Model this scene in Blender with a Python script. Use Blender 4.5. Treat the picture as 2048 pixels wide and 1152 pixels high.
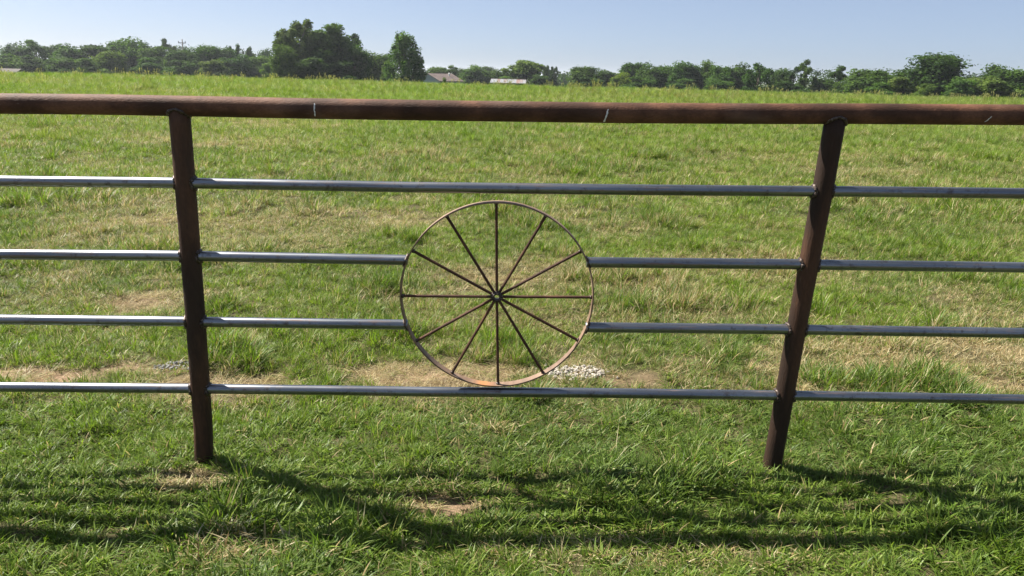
import bpy, math, random
import numpy as np
from mathutils import Matrix, Vector

# ------------------------------------------------------------------ reset
for o in list(bpy.data.objects):
    bpy.data.objects.remove(o)
SC = bpy.context.scene
COL = SC.collection
R = math.radians

# ------------------------------------------------------------------ camera
CAM_H = 1.63
PITCH = R(16.4746); ROLL = R(1.5)
Fv = Vector((0, math.cos(PITCH), -math.sin(PITCH)))
R0 = Vector((1, 0, 0)); U0 = R0.cross(Fv)
Rv = R0 * math.cos(ROLL) + U0 * math.sin(ROLL)
Uv = -R0 * math.sin(ROLL) + U0 * math.cos(ROLL)
cd = bpy.data.cameras.new('camera'); cam = bpy.data.objects.new('camera', cd)
COL.objects.link(cam)
cd.sensor_width = 36.0; cd.lens = 1440.0 / 2048.0 * 36.0
cd.clip_start = 0.05; cd.clip_end = 12000
cam.matrix_world = Matrix(((Rv.x, Uv.x, -Fv.x, 0), (Rv.y, Uv.y, -Fv.y, 0),
                           (Rv.z, Uv.z, -Fv.z, CAM_H), (0, 0, 0, 1)))
SC.camera = cam

# ------------------------------------------------------------------ sky and sun
SUN_EL = R(49.0); SUN_AZ = R(64.5)          # azimuth measured from +Y towards -X
w = bpy.data.worlds.new('World'); SC.world = w; w.use_nodes = True
nt = w.node_tree
sky = nt.nodes.new('ShaderNodeTexSky'); sky.sky_type = 'NISHITA'; sky.sun_disc = False
sky.sun_elevation = SUN_EL; sky.sun_rotation = -SUN_AZ
sky.altitude = 200; sky.air_density = 0.5; sky.dust_density = 1.3; sky.ozone_density = 2.4
veil = nt.nodes.new('ShaderNodeMix'); veil.data_type = 'RGBA'      # even summer veil over the whole dome
veil.inputs[0].default_value = 0.42; veil.inputs[7].default_value = (3.4, 4.05, 5.1, 1)
nt.links.new(sky.outputs[0], veil.inputs[6]); nt.links.new(veil.outputs[2], nt.nodes['Background'].inputs[0])
nt.nodes['Background'].inputs[1].default_value = 0.05
sd = bpy.data.lights.new('sun', 'SUN'); sun = bpy.data.objects.new('sun', sd); COL.objects.link(sun)
sd.energy = 5.0; sd.angle = R(0.53); sd.color = (1.0, 0.94, 0.84)
to_sun = Vector((-math.sin(SUN_AZ) * math.cos(SUN_EL), math.cos(SUN_AZ) * math.cos(SUN_EL), math.sin(SUN_EL)))
sun.rotation_euler = to_sun.to_track_quat('Z', 'Y').to_euler()
sun.location = to_sun * 50
SC.view_settings.view_transform = 'Standard'; SC.view_settings.look = 'None'
SC.view_settings.exposure = 1.58; SC.view_settings.gamma = 1.0
SC.view_settings.use_curve_mapping = False
SC.render.engine = 'CYCLES'
SC.cycles.max_bounces = 6; SC.cycles.diffuse_bounces = 3; SC.cycles.glossy_bounces = 3
SC.cycles.transmission_bounces = 3; SC.cycles.volume_bounces = 0

# ------------------------------------------------------------------ helpers
def tag(o, label=None, cat=None, group=None, kind=None):
    if label: o['label'] = label
    if cat: o['category'] = cat
    if group: o['group'] = group
    if kind: o['kind'] = kind
    return o

def mesh(name, v, f, mat=None, smooth=False, attrs=None):
    m = bpy.data.meshes.new(name)
    if isinstance(f, np.ndarray):
        nv, nf, k = len(v), len(f), f.shape[1]
        m.vertices.add(nv); m.vertices.foreach_set('co', np.asarray(v, np.float32).ravel())
        m.loops.add(nf * k); m.loops.foreach_set('vertex_index', f.astype(np.int32).ravel())
        m.polygons.add(nf); m.polygons.foreach_set('loop_start', np.arange(0, nf * k, k, dtype=np.int32))
        m.update(calc_edges=True)
    else:
        m.from_pydata([tuple(p) for p in v], [], f); m.update()
    if attrs:
        for an, arr in attrs.items():
            a = m.attributes.new(an, 'FLOAT', 'POINT')
            a.data.foreach_set('value', np.asarray(arr, np.float32))
    if smooth:
        m.polygons.foreach_set('use_smooth', np.ones(len(m.polygons), bool))
    if mat: m.materials.append(mat)
    return m

def obj(name, me, parent=None, loc=(0, 0, 0)):
    o = bpy.data.objects.new(name, me); COL.objects.link(o)
    o.parent = parent; o.location = loc
    return o

def empty(name, loc):
    o = bpy.data.objects.new(name, None); COL.objects.link(o)
    o.location = loc; o.empty_display_size = 0.2
    return o

class MB:
    """collects quads / boxes / tubes of ONE part"""
    def __init__(s): s.v = []; s.f = []; s.a = []
    def add(s, v, f, a=None):
        b = len(s.v); s.v += [tuple(p) for p in v]; s.f += [tuple(i + b for i in q) for q in f]
        s.a += list(a) if a is not None else [0.0] * len(v)
    def box(s, c, d, M=None):
        vs = [Vector((c[0] + x * d[0] / 2, c[1] + y * d[1] / 2, c[2] + z * d[2] / 2))
              for x in (-1, 1) for y in (-1, 1) for z in (-1, 1)]
        if M: vs = [M @ p for p in vs]
        s.add(vs, [(0, 1, 3, 2), (4, 6, 7, 5), (0, 4, 5, 1), (2, 3, 7, 6), (0, 2, 6, 4), (1, 5, 7, 3)])
    def tube(s, path, rad, n=16, cap=True, attr=None, wob=0.0, rng=None):
        P = [Vector(p) for p in path]; rings = []
        k0 = len(s.v)
        for i, p in enumerate(P):
            t = (P[min(i + 1, len(P) - 1)] - P[max(i - 1, 0)]).normalized()
            up = Vector((0, 0, 1)) if abs(t.z) < 0.9 else Vector((0, 1, 0))
            x = t.cross(up).normalized(); y = x.cross(t)
            r = rad[i] if hasattr(rad, '__len__') else rad
            av = attr[i] if attr is not None else 0.0
            vs = []
            for k in range(n):
                a = 2 * math.pi * k / n
                rr = r * (1 + (rng.uniform(-wob, wob) if rng else 0))
                vs.append(p + x * math.cos(a) * rr + y * math.sin(a) * rr)
            s.v += [tuple(q) for q in vs]; s.a += [av] * n
        m = len(P)
        for i in range(m - 1):
            for k in range(n):
                k2 = (k + 1) % n
                s.f.append((k0 + i * n + k, k0 + i * n + k2, k0 + (i + 1) * n + k2, k0 + (i + 1) * n + k))
        if cap:
            s.f.append(tuple(k0 + k for k in range(n))[::-1])
            s.f.append(tuple(k0 + (m - 1) * n + k for k in range(n)))
    def build(s, name, mat, parent=None, smooth=False, attr=None, loc=(0, 0, 0)):
        me = mesh(name, s.v, s.f, mat, smooth, {attr: s.a} if attr else None)
        me.validate()
        return obj(name, me, parent, loc)

# value noise for layout work -------------------------------------------------
_tab = np.random.default_rng(11).random((256, 256))
def vnoise(x, y, s=1.0, off=0.0):
    x = np.asarray(x, float) / s + off * 17.3 + 1000; y = np.asarray(y, float) / s + off * 31.7 + 1000
    xi = np.floor(x).astype(int); yi = np.floor(y).astype(int); fx = x - xi; fy = y - yi
    fx = fx * fx * (3 - 2 * fx); fy = fy * fy * (3 - 2 * fy)
    g = lambda i, j: _tab[i % 256, j % 256]
    return (g(xi, yi) * (1 - fx) * (1 - fy) + g(xi + 1, yi) * fx * (1 - fy)
            + g(xi, yi + 1) * (1 - fx) * fy + g(xi + 1, yi + 1) * fx * fy)
def fbm(x, y, s=1.0, off=0.0):
    return (vnoise(x, y, s, off) * .55 + vnoise(x, y, s * .47, off + 3) * .3 + vnoise(x, y, s * .21, off + 7) * .15)
def sstep(a, b, x):
    t = np.clip((np.asarray(x, float) - a) / (b - a), 0, 1); return t * t * (3 - 2 * t)

def gz(x, y):
    """height of the field"""
    x = np.asarray(x, float); y = np.asarray(y, float)
    z = 0.045 + 0.0265 * 3.0 * np.tanh(x / 3.0) * (1 - sstep(6, 30, y))
    z = z + 0.62 * sstep(3.5, 52, y)
    z = z - 3.9 * sstep(54, 150, np.hypot(x * .55, y))
    near = (fbm(x, y, .5, 2) - .5) * .08
    far = (fbm(x, y, 6.0, 5) - .5) * .30 * sstep(6, 25, y)
    return z + near + far

# bare / dry patches on the ground: (x, y, rx, ry, strength)
BARE = [(-.27, 2.43, .15, .075, 1.0), (-2.68, 3.62, .42, .11, 1.0), (-2.12, 3.72, .26, .07, .75), (-.44, 3.63, .22, .05, .4),
        (.355, 3.675, .17, .09, .9), (1.22, 3.44, .24, .06, .9), (1.66, 3.47, .20, .05, .9), (2.75, 3.55, .22, .05, .6),
        (-1.27, 2.60, .11, .05, .45), (-2.75, 4.95, .25, .16, .5), (-.05, 5.6, .3, .12, .35), (.7, 4.05, .14, .05, .3)]
DRY = [(2.3, 4.0, .9, .3, .62), (-.88, 2.12, .22, .09, .7), (.1, 5.6, .8, .5, .45), (-1.26, 2.57, .17, .09, 1.0),
       (1.0, 5.7, .6, .4, .4), (-2.6, 5.0, .4, .25, .7), (.4, 4.6, .6, .3, .4), (.5, 2.12, .8, .09, .4), (-.25, 2.47, .22, .12, .3),
       (-6.5, 15.5, 2.0, 1.0, .5), (-.1, 3.02, .1, .06, .6), (2.2, 6.0, 1.0, .5, .4), (-.4, 3.66, .5, .12, .8),
       (-3.0, 7.6, 2.0, 1.2, .35), (-6.4, 20, 2.2, 1.2, .75), (-12, 16, 1.5, 1.0, .6)]
def blobs(L, x, y):
    m = np.zeros_like(np.asarray(x, float))
    jx = (fbm(x, y, .16, 4) - .5) * .9; jy = (fbm(x, y, .16, 9) - .5) * .9
    for (cx, cy, rx, ry, st) in L:
        d = np.hypot((x - cx) / rx + jx, (y - cy) / ry + jy)
        m = np.maximum(m, st * (1 - sstep(.65, 1.3, d)))
    return m
def strip(x, y):      # worn line left from digging, just behind the rails
    return np.exp(-((y - 3.62 - .05 * np.asarray(x)) / .20) ** 2) * sstep(.52, .70, fbm(x, y, .42, 8))

# ------------------------------------------------------------------ materials
def new_mat(name):
    m = bpy.data.materials.new(name); m.use_nodes = True
    nt = m.node_tree; b = nt.nodes['Principled BSDF']
    return m, nt, b
def N(nt, t, **kw):
    n = nt.nodes.new(t)
    for k, v in kw.items(): setattr(n, k, v)
    return n
def ramp(nt, fac, stops):
    r = N(nt, 'ShaderNodeValToRGB'); e = r.color_ramp.elements
    while len(e) > 1: e.remove(e[-1])
    e[0].position = stops[0][0]; e[0].color = (*stops[0][1], 1)
    for p, c in stops[1:]:
        q = e.new(p); q.color = (*c, 1)
    nt.links.new(fac, r.inputs[0]); return r.outputs[0]
def mix(nt, fac, a, b, blend='MIX'):
    m = N(nt, 'ShaderNodeMix', data_type='RGBA', blend_type=blend)
    for sock, v in ((m.inputs[0], fac), (m.inputs[6], a), (m.inputs[7], b)):
        if hasattr(v, 'is_output'): nt.links.new(v, sock)
        elif isinstance(v, tuple): sock.default_value = (*v, 1)
        else: sock.default_value = v
    return m.outputs[2]
def math_n(nt, op, a, b=0.0, clamp=False):
    m = N(nt, 'ShaderNodeMath', operation=op); m.use_clamp = clamp
    for i, v in enumerate((a, b)):
        if hasattr(v, 'is_output'): nt.links.new(v, m.inputs[i])
        else: m.inputs[i].default_value = v
    return m.outputs[0]
def noise(nt, scale, detail=4, rough=.55, vec=None, dist=0.0):
    n = N(nt, 'ShaderNodeTexNoise'); n.inputs['Scale'].default_value = scale
    n.inputs['Detail'].default_value = detail; n.inputs['Roughness'].default_value = rough
    n.inputs['Distortion'].default_value = dist
    if vec is not None: nt.links.new(vec, n.inputs['Vector'])
    return n.outputs[0]
def objvec(nt, scale=(1, 1, 1)):
    t = N(nt, 'ShaderNodeTexCoord'); mp = N(nt, 'ShaderNodeMapping'); mp.inputs['Scale'].default_value = scale
    nt.links.new(t.outputs['Object'], mp.inputs[0]); return mp.outputs[0]
def attr(nt, name, typ='GEOMETRY'):
    a = N(nt, 'ShaderNodeAttribute'); a.attribute_name = name; a.attribute_type = typ; return a.outputs['Fac']
def bump(nt, b, h, strength, dist=0.002):
    n = N(nt, 'ShaderNodeBump'); n.inputs['Strength'].default_value = strength; n.inputs['Distance'].default_value = dist
    nt.links.new(h, n.inputs['Height']); nt.links.new(n.outputs[0], b.inputs['Normal'])

def mat_rust(name, dark, mid, light, stretch=(1, 1, 1), rough=.82, pale=.0):
    m, nt, b = new_mat(name)
    v = objvec(nt, stretch)
    n1 = noise(nt, 7, 5, .6, v); n2 = noise(nt, 160, 3, .6, v); n3 = noise(nt, 2.3, 4, .6, v)
    c = ramp(nt, n1, [(.34, dark), (.5, mid), (.64, light)])
    c = mix(nt, math_n(nt, 'MULTIPLY', n2, .75), c, (dark[0] * .55, dark[1] * .5, dark[2] * .5))
    if pale:
        pm = ramp(nt, n3, [(.55, (0, 0, 0)), (.75, (1, 1, 1))])
        c = mix(nt, math_n(nt, 'MULTIPLY', pm, pale), c, (.34, .23, .18))
    nt.links.new(c, b.inputs['Base Color'])
    b.inputs['Roughness'].default_value = rough; b.inputs['Specular IOR Level'].default_value = .2
    b.inputs['Metallic'].default_value = .0
    bump(nt, b, n2, .9, .002)
    return m

def mat_steel(name):
    m, nt, b = new_mat(name)
    v = objvec(nt, (1, 1, 1)); vs = objvec(nt, (.35, 6, 6))
    heat = attr(nt, 'heat')
    n1 = noise(nt, 5, 5, .6, vs); n2 = noise(nt, 34, 5, .7, v); n3 = noise(nt, 240, 2, .5, v)
    c = ramp(nt, n1, [(.3, (.12, .13, .155)), (.55, (.21, .225, .25)), (.75, (.31, .32, .34))])
    spots = ramp(nt, n2, [(.54, (0, 0, 0)), (.70, (1, 1, 1))])
    c = mix(nt, math_n(nt, 'MULTIPLY', spots, .75), c, (.07, .055, .05))
    rs = ramp(nt, noise(nt, 9, 8, .82, vs), [(.55, (0, 0, 0)), (.63, (1, 1, 1))])
    c = mix(nt, math_n(nt, 'MULTIPLY', rs, .75), c, (.15, .07, .038))
    hm = math_n(nt, 'MULTIPLY', heat, math_n(nt, 'ADD', n2, .85), True)
    c = mix(nt, hm, c, (.06, .038, .03))
    nt.links.new(c, b.inputs['Base Color'])
    met = math_n(nt, 'SUBTRACT', .92, math_n(nt, 'MAXIMUM', math_n(nt, 'MULTIPLY', hm, .7), math_n(nt, 'MULTIPLY', rs, .6))); nt.links.new(met, b.inputs['Metallic'])
    ro = math_n(nt, 'ADD', .23, math_n(nt, 'MULTIPLY', n1, .18))
    ro = math_n(nt, 'ADD', ro, math_n(nt, 'MULTIPLY', hm, .3))
    ro = math_n(nt, 'ADD', ro, math_n(nt, 'MULTIPLY', spots, .12)); nt.links.new(ro, b.inputs['Roughness'])
    bump(nt, b, n3, .08, .0006)
    return m

M = {}
M['toprust'] = mat_rust('rusty_top_pipe', (.043, .022, .014), (.092, .043, .026), (.19, .09, .052), (.6, 1, 1), .72, .40)
M['postrust'] = mat_rust('rusty_post_pipe', (.023, .014, .0095), (.044, .0235, .0145), (.105, .05, .027), (1, 1, .25), .72, .06)
M['steel'] = mat_steel('bare_steel_pipe')
M['spoke'] = mat_rust('rusty_spoke', (.04, .02, .013), (.085, .04, .024), (.15, .07, .04), (1, 1, 1), .7)

def mat_rim():
    m, nt, b = new_mat('rusty_flat_bar')
    v = objvec(nt, (1, .3, 1))
    n1 = noise(nt, 9, 5, .65, v); n2 = noise(nt, 90, 4, .6, v)
    c = ramp(nt, n1, [(.3, (.10, .062, .040)), (.5, (.195, .125, .08)), (.68, (.30, .205, .13))])
    c = mix(nt, math_n(nt, 'MULTIPLY', n2, .5), c, (.07, .035, .022))
    o = attr(nt, 'mark')
    om = math_n(nt, 'MULTIPLY', o, math_n(nt, 'ADD', math_n(nt, 'MULTIPLY', n2, 1.3), .25), True)
    c = mix(nt, om, c, (.38, .16, .05))
    nt.links.new(c, b.inputs['Base Color']); b.inputs['Roughness'].default_value = .62
    b.inputs['Metallic'].default_value = .12
    bump(nt, b, n2, .4, .001); return m
M['rim'] = mat_rim()

def mat_weld():
    m, nt, b = new_mat('weld_metal')
    n = noise(nt, 120, 4, .7, objvec(nt))
    c = ramp(nt, n, [(.35, (.022, .016, .013)), (.55, (.07, .05, .04)), (.72, (.20, .18, .17))])
    nt.links.new(c, b.inputs['Base Color']); b.inputs['Metallic'].default_value = .55
    b.inputs['Roughness'].default_value = .5; bump(nt, b, n, .6, .002); return m
M['weld'] = mat_weld()
def mat_plain(name, c1, c2, scale=30, rough=.9, metallic=0.0, stretch=(1, 1, 1)):
    m, nt, b = new_mat(name)
    n = noise(nt, scale, 4, .6, objvec(nt, stretch))
    nt.links.new(ramp(nt, n, [(.3, c1), (.7, c2)]), b.inputs['Base Color'])
    b.inputs['Roughness'].default_value = rough; b.inputs['Metallic'].default_value = metallic
    return m
M['chalk'] = mat_plain('chalk_mark', (.42, .43, .42), (.75, .76, .75), 300)
M['stone'] = mat_plain('pale_gravel', (.16, .145, .125), (.46, .42, .37), 45)
M['concrete'] = mat_plain('grey_concrete', (.10, .10, .10), (.27, .265, .255), 40)

def mat_ground():
    m, nt, b = new_mat('soil_and_thatch')
    bare = attr(nt, 'bare'); far = attr(nt, 'far')
    v = objvec(nt)
    n1 = noise(nt, 9, 6, .65, v); n2 = noise(nt, 60, 5, .7, v); n3 = noise(nt, .35, 5, .6, v)
    th = ramp(nt, n2, [(.3, (.03, .032, .012)), (.5, (.065, .058, .026)), (.7, (.14, .11, .06))])
    soil = ramp(nt, n1, [(.3, (.16, .105, .065)), (.55, (.26, .18, .115)), (.75, (.34, .25, .17))])
    soil = mix(nt, math_n(nt, 'MULTIPLY', n2, .5), soil, (.17, .11, .07))
    c = mix(nt, bare, th, soil)
    meadow = ramp(nt, n3, [(.3, (.05, .075, .018)), (.7, (.085, .105, .03))])
    c = mix(nt, far, c, meadow)
    nt.links.new(c, b.inputs['Base Color']); b.inputs['Roughness'].default_value = .95
    b.inputs['Specular IOR Level'].default_value = .15
    bump(nt, b, n2, .9, .012); return m
M['ground'] = mat_ground()

def mat_blade(name, greens, straw, trans=.42, rough=.42, spec=.15):
    """grass blade: colour by blade tint, species hue of the tuft and how dry the tuft is"""
    m, nt, b = new_mat(name)
    t = attr(nt, 'tint'); ln = attr(nt, 'along')
    dry = attr(nt, 'dry', 'INSTANCER'); hue = attr(nt, 'hue', 'INSTANCER')
    ca = ramp(nt, t, [(0, greens[0]), (.55, greens[1]), (1, greens[2])])
    cb = ramp(nt, t, [(0, greens[3]), (.55, greens[4]), (1, greens[5])])
    g = mix(nt, hue, ca, cb)
    g = mix(nt, math_n(nt, 'MULTIPLY', math_n(nt, 'SUBTRACT', 1.0, ln), .35), g, (.20, .19, .07))
    s = ramp(nt, t, [(0, straw[0]), (.5, straw[1]), (1, straw[2])])
    # a blade is dead when its own tint falls below the tuft's dryness
    tt = attr(nt, 'life')
    d = math_n(nt, 'MULTIPLY', math_n(nt, 'SUBTRACT', math_n(nt, 'ADD', dry, .06), tt), 7.0, True)
    c = mix(nt, d, g, s)
    nt.links.new(c, b.inputs['Base Color']); b.inputs['Roughness'].default_value = rough
    b.inputs['Specular IOR Level'].default_value = spec
    tr = N(nt, 'ShaderNodeBsdfTranslucent')
    tc = mix(nt, 1.0, c, mix(nt, d, (1.15, 1.3, .45), (1.0, 1.0, .95)), 'MULTIPLY'); nt.links.new(tc, tr.inputs[0])
    ms = N(nt, 'ShaderNodeMixShader'); ms.inputs[0].default_value = trans
    nt.links.new(b.outputs[0], ms.inputs[1]); nt.links.new(tr.outputs[0], ms.inputs[2])
    nt.links.new(ms.outputs[0], nt.nodes['Material Output'].inputs[0])
    return m
GREENS = [(.052, .112, .009), (.110, .196, .015), (.22, .30, .04),
          (.032, .076, .010), (.068, .138, .022), (.165, .235, .06)]
STRAW = [(.25, .165, .07), (.42, .335, .17), (.60, .53, .34)]
M['blade'] = mat_blade('lawn_blades', GREENS, STRAW)
M['meadow'] = mat_blade('meadow_blades', [(.07, .135, .016), (.125, .205, .028), (.20, .27, .06),
                                          (.095, .145, .028), (.16, .205, .05), (.25, .275, .095)], STRAW, .45, .45)
M['seed'] = mat_blade('seed_heads', [(.28, .28, .12), (.38, .36, .18), (.48, .44, .28)] * 2, STRAW, .35, .7, .2)

def mat_leaf(name):
    m, nt, b = new_mat(name)
    t = attr(nt, 'tint')
    oi = N(nt, 'ShaderNodeObjectInfo')
    c = ramp(nt, t, [(0, (.45, .52, .50)), (.5, (1, 1, 1)), (1, (1.75, 1.6, 1.4))])
    c = mix(nt, 1.0, oi.outputs['Color'], c, 'MULTIPLY')
    nt.links.new(c, b.inputs['Base Color']); b.inputs['Roughness'].default_value = .75
    b.inputs['Specular IOR Level'].default_value = .08
    tr = N(nt, 'ShaderNodeBsdfTranslucent'); nt.links.new(mix(nt, 1.0, c, (1.2, 1.3, .6), 'MULTIPLY'), tr.inputs[0])
    ms = N(nt, 'ShaderNodeMixShader'); ms.inputs[0].default_value = .38
    nt.links.new(b.outputs[0], ms.inputs[1]); nt.links.new(tr.outputs[0], ms.inputs[2])
    nt.links.new(ms.outputs[0], nt.nodes['Material Output'].inputs[0]); return m
M['leaf'] = mat_leaf('tree_leaves')
M['bark'] = mat_plain('tree_bark', (.05, .04, .03), (.13, .105, .08), 6, .95, 0, (1, 1, .2))

# ------------------------------------------------------------------ ground sheet
def ground_sheet():
    ys = np.concatenate([np.linspace(-40, 0, 24, endpoint=False), np.linspace(0, 1.4, 12, endpoint=False), np.linspace(1.4, 6.2, 170, endpoint=False),
                         np.geomspace(6.2, 60, 130, endpoint=False), np.geomspace(60, 5000, 60)])
    xs = np.concatenate([-np.geomspace(60, 5000, 26)[::-1], -np.geomspace(4.2, 58, 60)[::-1], np.linspace(-4.1, 4.1, 220),
                         np.geomspace(4.2, 58, 60), np.geomspace(60, 5000, 26)])
    X, Y = np.meshgrid(xs, ys); x = X.ravel(); y = Y.ravel()
    z = gz(x, y)
    bare = np.clip(blobs(BARE, x, y) * (.45 + .9 * fbm(x, y, .09, 61)) + .45 * strip(x, y), 0, 1)
    z = z - bare * .012
    z = z + (np.random.default_rng(5).random(len(x)) - .5) * .008 * (y < 7) * (y > 1)
    nx, ny = len(xs), len(ys)
    i = np.arange(nx * ny).reshape(ny, nx)
    f = np.stack([i[:-1, :-1], i[:-1, 1:], i[1:, 1:], i[1:, :-1]], -1).reshape(-1, 4)
    me = mesh('ground', np.stack([x, y, z], 1), f, M['ground'], True,
              {'bare': bare, 'far': sstep(9, 26, y)})
    return tag(obj('ground', me), kind='structure')
ground = ground_sheet()

# ------------------------------------------------------------------ fence
FY = 2.72
RP = .0375      # post and top pipe radius
RR = .0205      # rail radius
FZ = float(gz(0, FY))
fence = empty('pipe_fence', (0, FY, FZ))
tag(fence, 'welded rusty pipe fence with bare steel rails and a spoked wheel set in it', 'fence')
def fl(x, z, y=0.0): return (x, y, z - FZ)      # fence coordinates: plane y=0
PX = {'l': [(-1.240, 1.53), (-1.243, 1.454), (-1.250, 1.142), (-1.262, .70), (-1.279, .178), (-1.291, 0.015), (-1.297, -.35)],
      'r': [(1.172, 1.55), (1.170, 1.475), (1.161, 1.186), (1.140, .69), (1.127, .269), (1.121, .08), (1.115, -.35)]}
def lin(tab, q):
    xs = [a for a, b in tab]; ys = [b for a, b in tab]
    return float(np.interp(q, xs, ys))
def post_x(side, z):
    t = sorted([(b, a) for a, b in PX[side]]); return lin(t, z)
# further posts just outside the picture carry the run on
PX['ll'] = [(a - 2.43, b - .055) for a, b in PX['l']]; PX['rr'] = [(a + 2.43, b + .055) for a, b in PX['r']]

TOP = [(-3.95, 1.43), (-3.7, 1.435), (-2.6, 1.466), (-1.902, 1.482), (-1.533, 1.488), (-1.054, 1.4915), (-.833, 1.4925), (-.208, 1.499), (.416, 1.507),
       (.966, 1.518), (1.258, 1.526), (1.55, 1.531), (1.856, 1.537), (2.6, 1.556), (3.6, 1.58), (3.9, 1.585)]
ROWS = [[(-3.68, 1.165), (-1.952, 1.196), (-1.306, 1.206), (-.396, 1.213), (.361, 1.224), (1.003, 1.235), (1.304, 1.241), (1.921, 1.25), (3.6, 1.28)],
        [(-3.68, .878), (-2.003, .908), (-1.337, .921), (-1.201, .922), (-.416, .928), (.301, .938), (1.098, .952), (1.234, .953), (1.987, .963), (3.6, .99)],
        [(-3.68, .609), (-2.051, .638), (-1.317, .650), (-1.187, .651), (-.434, .661), (.306, .670), (1.075, .683), (1.195, .684), (2.048, .694), (3.6, .72)],
        [(-3.68, .311), (-2.103, .342), (-1.337, .357), (-1.213, .359), (-.656, .367), (-.368, .370), (.291, .384), (1.071, .395), (1.194, .397), (2.113, .406), (3.6, .43)]]
rng = random.Random(4)
# top pipe
xs = np.linspace(-3.9, 3.85, 60)
mb = MB(); mb.tube([fl(x, lin(TOP, x)) for x in xs], RP - .0005, 28)
top_rail = mb.build('top_rail', M['toprust'], fence, True); tag(top_rail, 'rust brown top pipe of the fence')
# chalk marks drawn across the pipe
def chalk(x0, a0, a1, slant, wd, seed):
    r = random.Random(seed); mb = MB(); n = 9; rad = RP + .0004; vs = []
    zc = lin(TOP, x0)
    for k in range(n):
        t = k / (n - 1); a = R(a0 + (a1 - a0) * t)
        x = x0 + slant * t + r.uniform(-.0012, .0012); w = wd * (.55 + .6 * r.random()) * (1 if 0 < k < n - 1 else .5)
        for sx in (-1, 1):
            for dr in (0, .0007):
                vs.append(fl(x + sx * w, zc + math.sin(a) * (rad + dr), -math.cos(a) * (rad + dr)))
    fs = []
    for k in range(n - 1):
        b = 4 * k
        fs += [(b + 1, b + 3, b + 7, b + 5), (b, b + 4, b + 6, b + 2), (b, b + 1, b + 5, b + 4), (b + 2, b + 6, b + 7, b + 3)]
    fs += [(0, 2, 3, 1), (4 * n - 4, 4 * n - 3, 4 * n - 1, 4 * n - 2)]
    mb.add(vs, fs); return mb.build('chalk_mark', M['chalk'], top_rail)
chalk(-.733, 33, -42, -.001, .0028, 1); chalk(.331, 22, -58, -.012, .0034, 2); chalk(1.716, -6, -40, -.016, .0022, 3)

def weld_ring(c, axis, ra, rb, saddle, parent, seed, th=.0075):
    """lumpy bead round a pipe joint; ring in the plane normal to axis, bent over the post by `saddle`"""
    r = random.Random(seed); n = 26; path = []; rad = []
    for k in range(n + 1):
        a = 2 * math.pi * k / n
        j = r.uniform(-.0012, .0012)
        if axis == 'x':
            u = Vector((saddle * (math.cos(a) ** 2) + r.uniform(-.0015, .0015), math.cos(a) * (ra + j), math.sin(a) * (rb + j)))
        else:
            u = Vector((math.cos(a) * (ra + j), math.sin(a) * (rb + j), saddle * (math.sin(a) ** 2) + r.uniform(-.0015, .0015)))
        path.append(Vector(c) + u); rad.append(th * r.uniform(.65, 1.25))
    path[-1] = path[0]; rad[-1] = rad[0]
    mb = MB(); mb.tube(path, rad, 7, False, None, .12, r)
    return mb.build('weld_bead', M['weld'], parent, True)

posts = {}
for side in ('ll', 'l', 'r', 'rr'):
    mb = MB(); P = PX[side]
    zs = np.linspace(P[-1][1], P[0][1] - .045, 30)
    mb.tube([fl(post_x(side, z), z) for z in zs], RP, 26)
    posts[side] = p = mb.build('post', M['postrust'], fence, True)
    if side in ('l', 'r'):
        zt = lin(TOP, post_x(side, 1.45))
        weld_ring(fl(post_x(side, 1.46), zt - RP * .93), 'z', RP + .001, RP * .97, RP * .62, p, 30 + len(side), .0072)
# rails, piece by piece between the posts
def rail(row, xa, xb, wela, welb, seed, welds=True):
    tab = ROWS[row]; n = max(8, int((xb - xa) / .06))
    # tight spacing near the welded ends so that the heat tint is local
    t = np.linspace(0, 1, n + 1); t = np.unique(np.concatenate([t, np.array([.004, .01, .02, .03, .045, .06]) * 1.4 / (xb - xa), 1 - np.array([.004, .01, .02, .03, .045, .06]) * 1.4 / (xb - xa)]))
    pts = [(xa + (xb - xa) * q) for q in t]
    heat = [min(1, math.exp(-(((x - xa) / .052) ** 2)) + math.exp(-(((xb - x) / .052) ** 2))) for x in pts]
    mb = MB(); mb.tube([fl(x, lin(tab, x)) for x in pts], RR, 20, True, heat)
    o = mb.build('rail', M['steel'], fence, True, 'heat')
    if welds:
        for side, x, s in ((wela, xa, 1), (welb, xb, -1)):
            if side:
                z = lin(tab, x); xs_ = post_x(side, z) + s * (RP - .001)
                weld_ring(fl(xs_, z), 'x', RR + .0015, RR + .0015, -s * RR * RR / (2 * RP) * 1.0, posts[side], seed * 7 + row + s, .0076)
    return o
WC = (-.059, .789); WR = .381; WT = .0055; WW = .038     # wheel centre, outer radius, bar thickness and width
for row in range(4):
    zl, zr = lin(ROWS[row], -1.25), lin(ROWS[row], 1.15)
    xl, xr = post_x('l', zl), post_x('r', zr); e = RP - .012
    rail(row, post_x('ll', zl - .05) + e, xl - e, None, 'l', 10 + row)
    rail(row, xr + e, post_x('rr', zr + .05) - e, 'r', None, 20 + row)
    if row in (1, 2):
        h = lin(ROWS[row], -.42) - WC[1]; dx = math.sqrt(WR ** 2 - h ** 2)
        rail(row, xl + e, WC[0] - dx + .004, 'l', None, 30 + row)
        h = lin(ROWS[row], .3) - WC[1]; dx = math.sqrt(WR ** 2 - h ** 2)
        rail(row, WC[0] + dx - .004, xr - e, None, 'r', 40 + row)
    else:
        rail(row, xl + e, xr - e, 'l', 'r', 50 + row)

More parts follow.
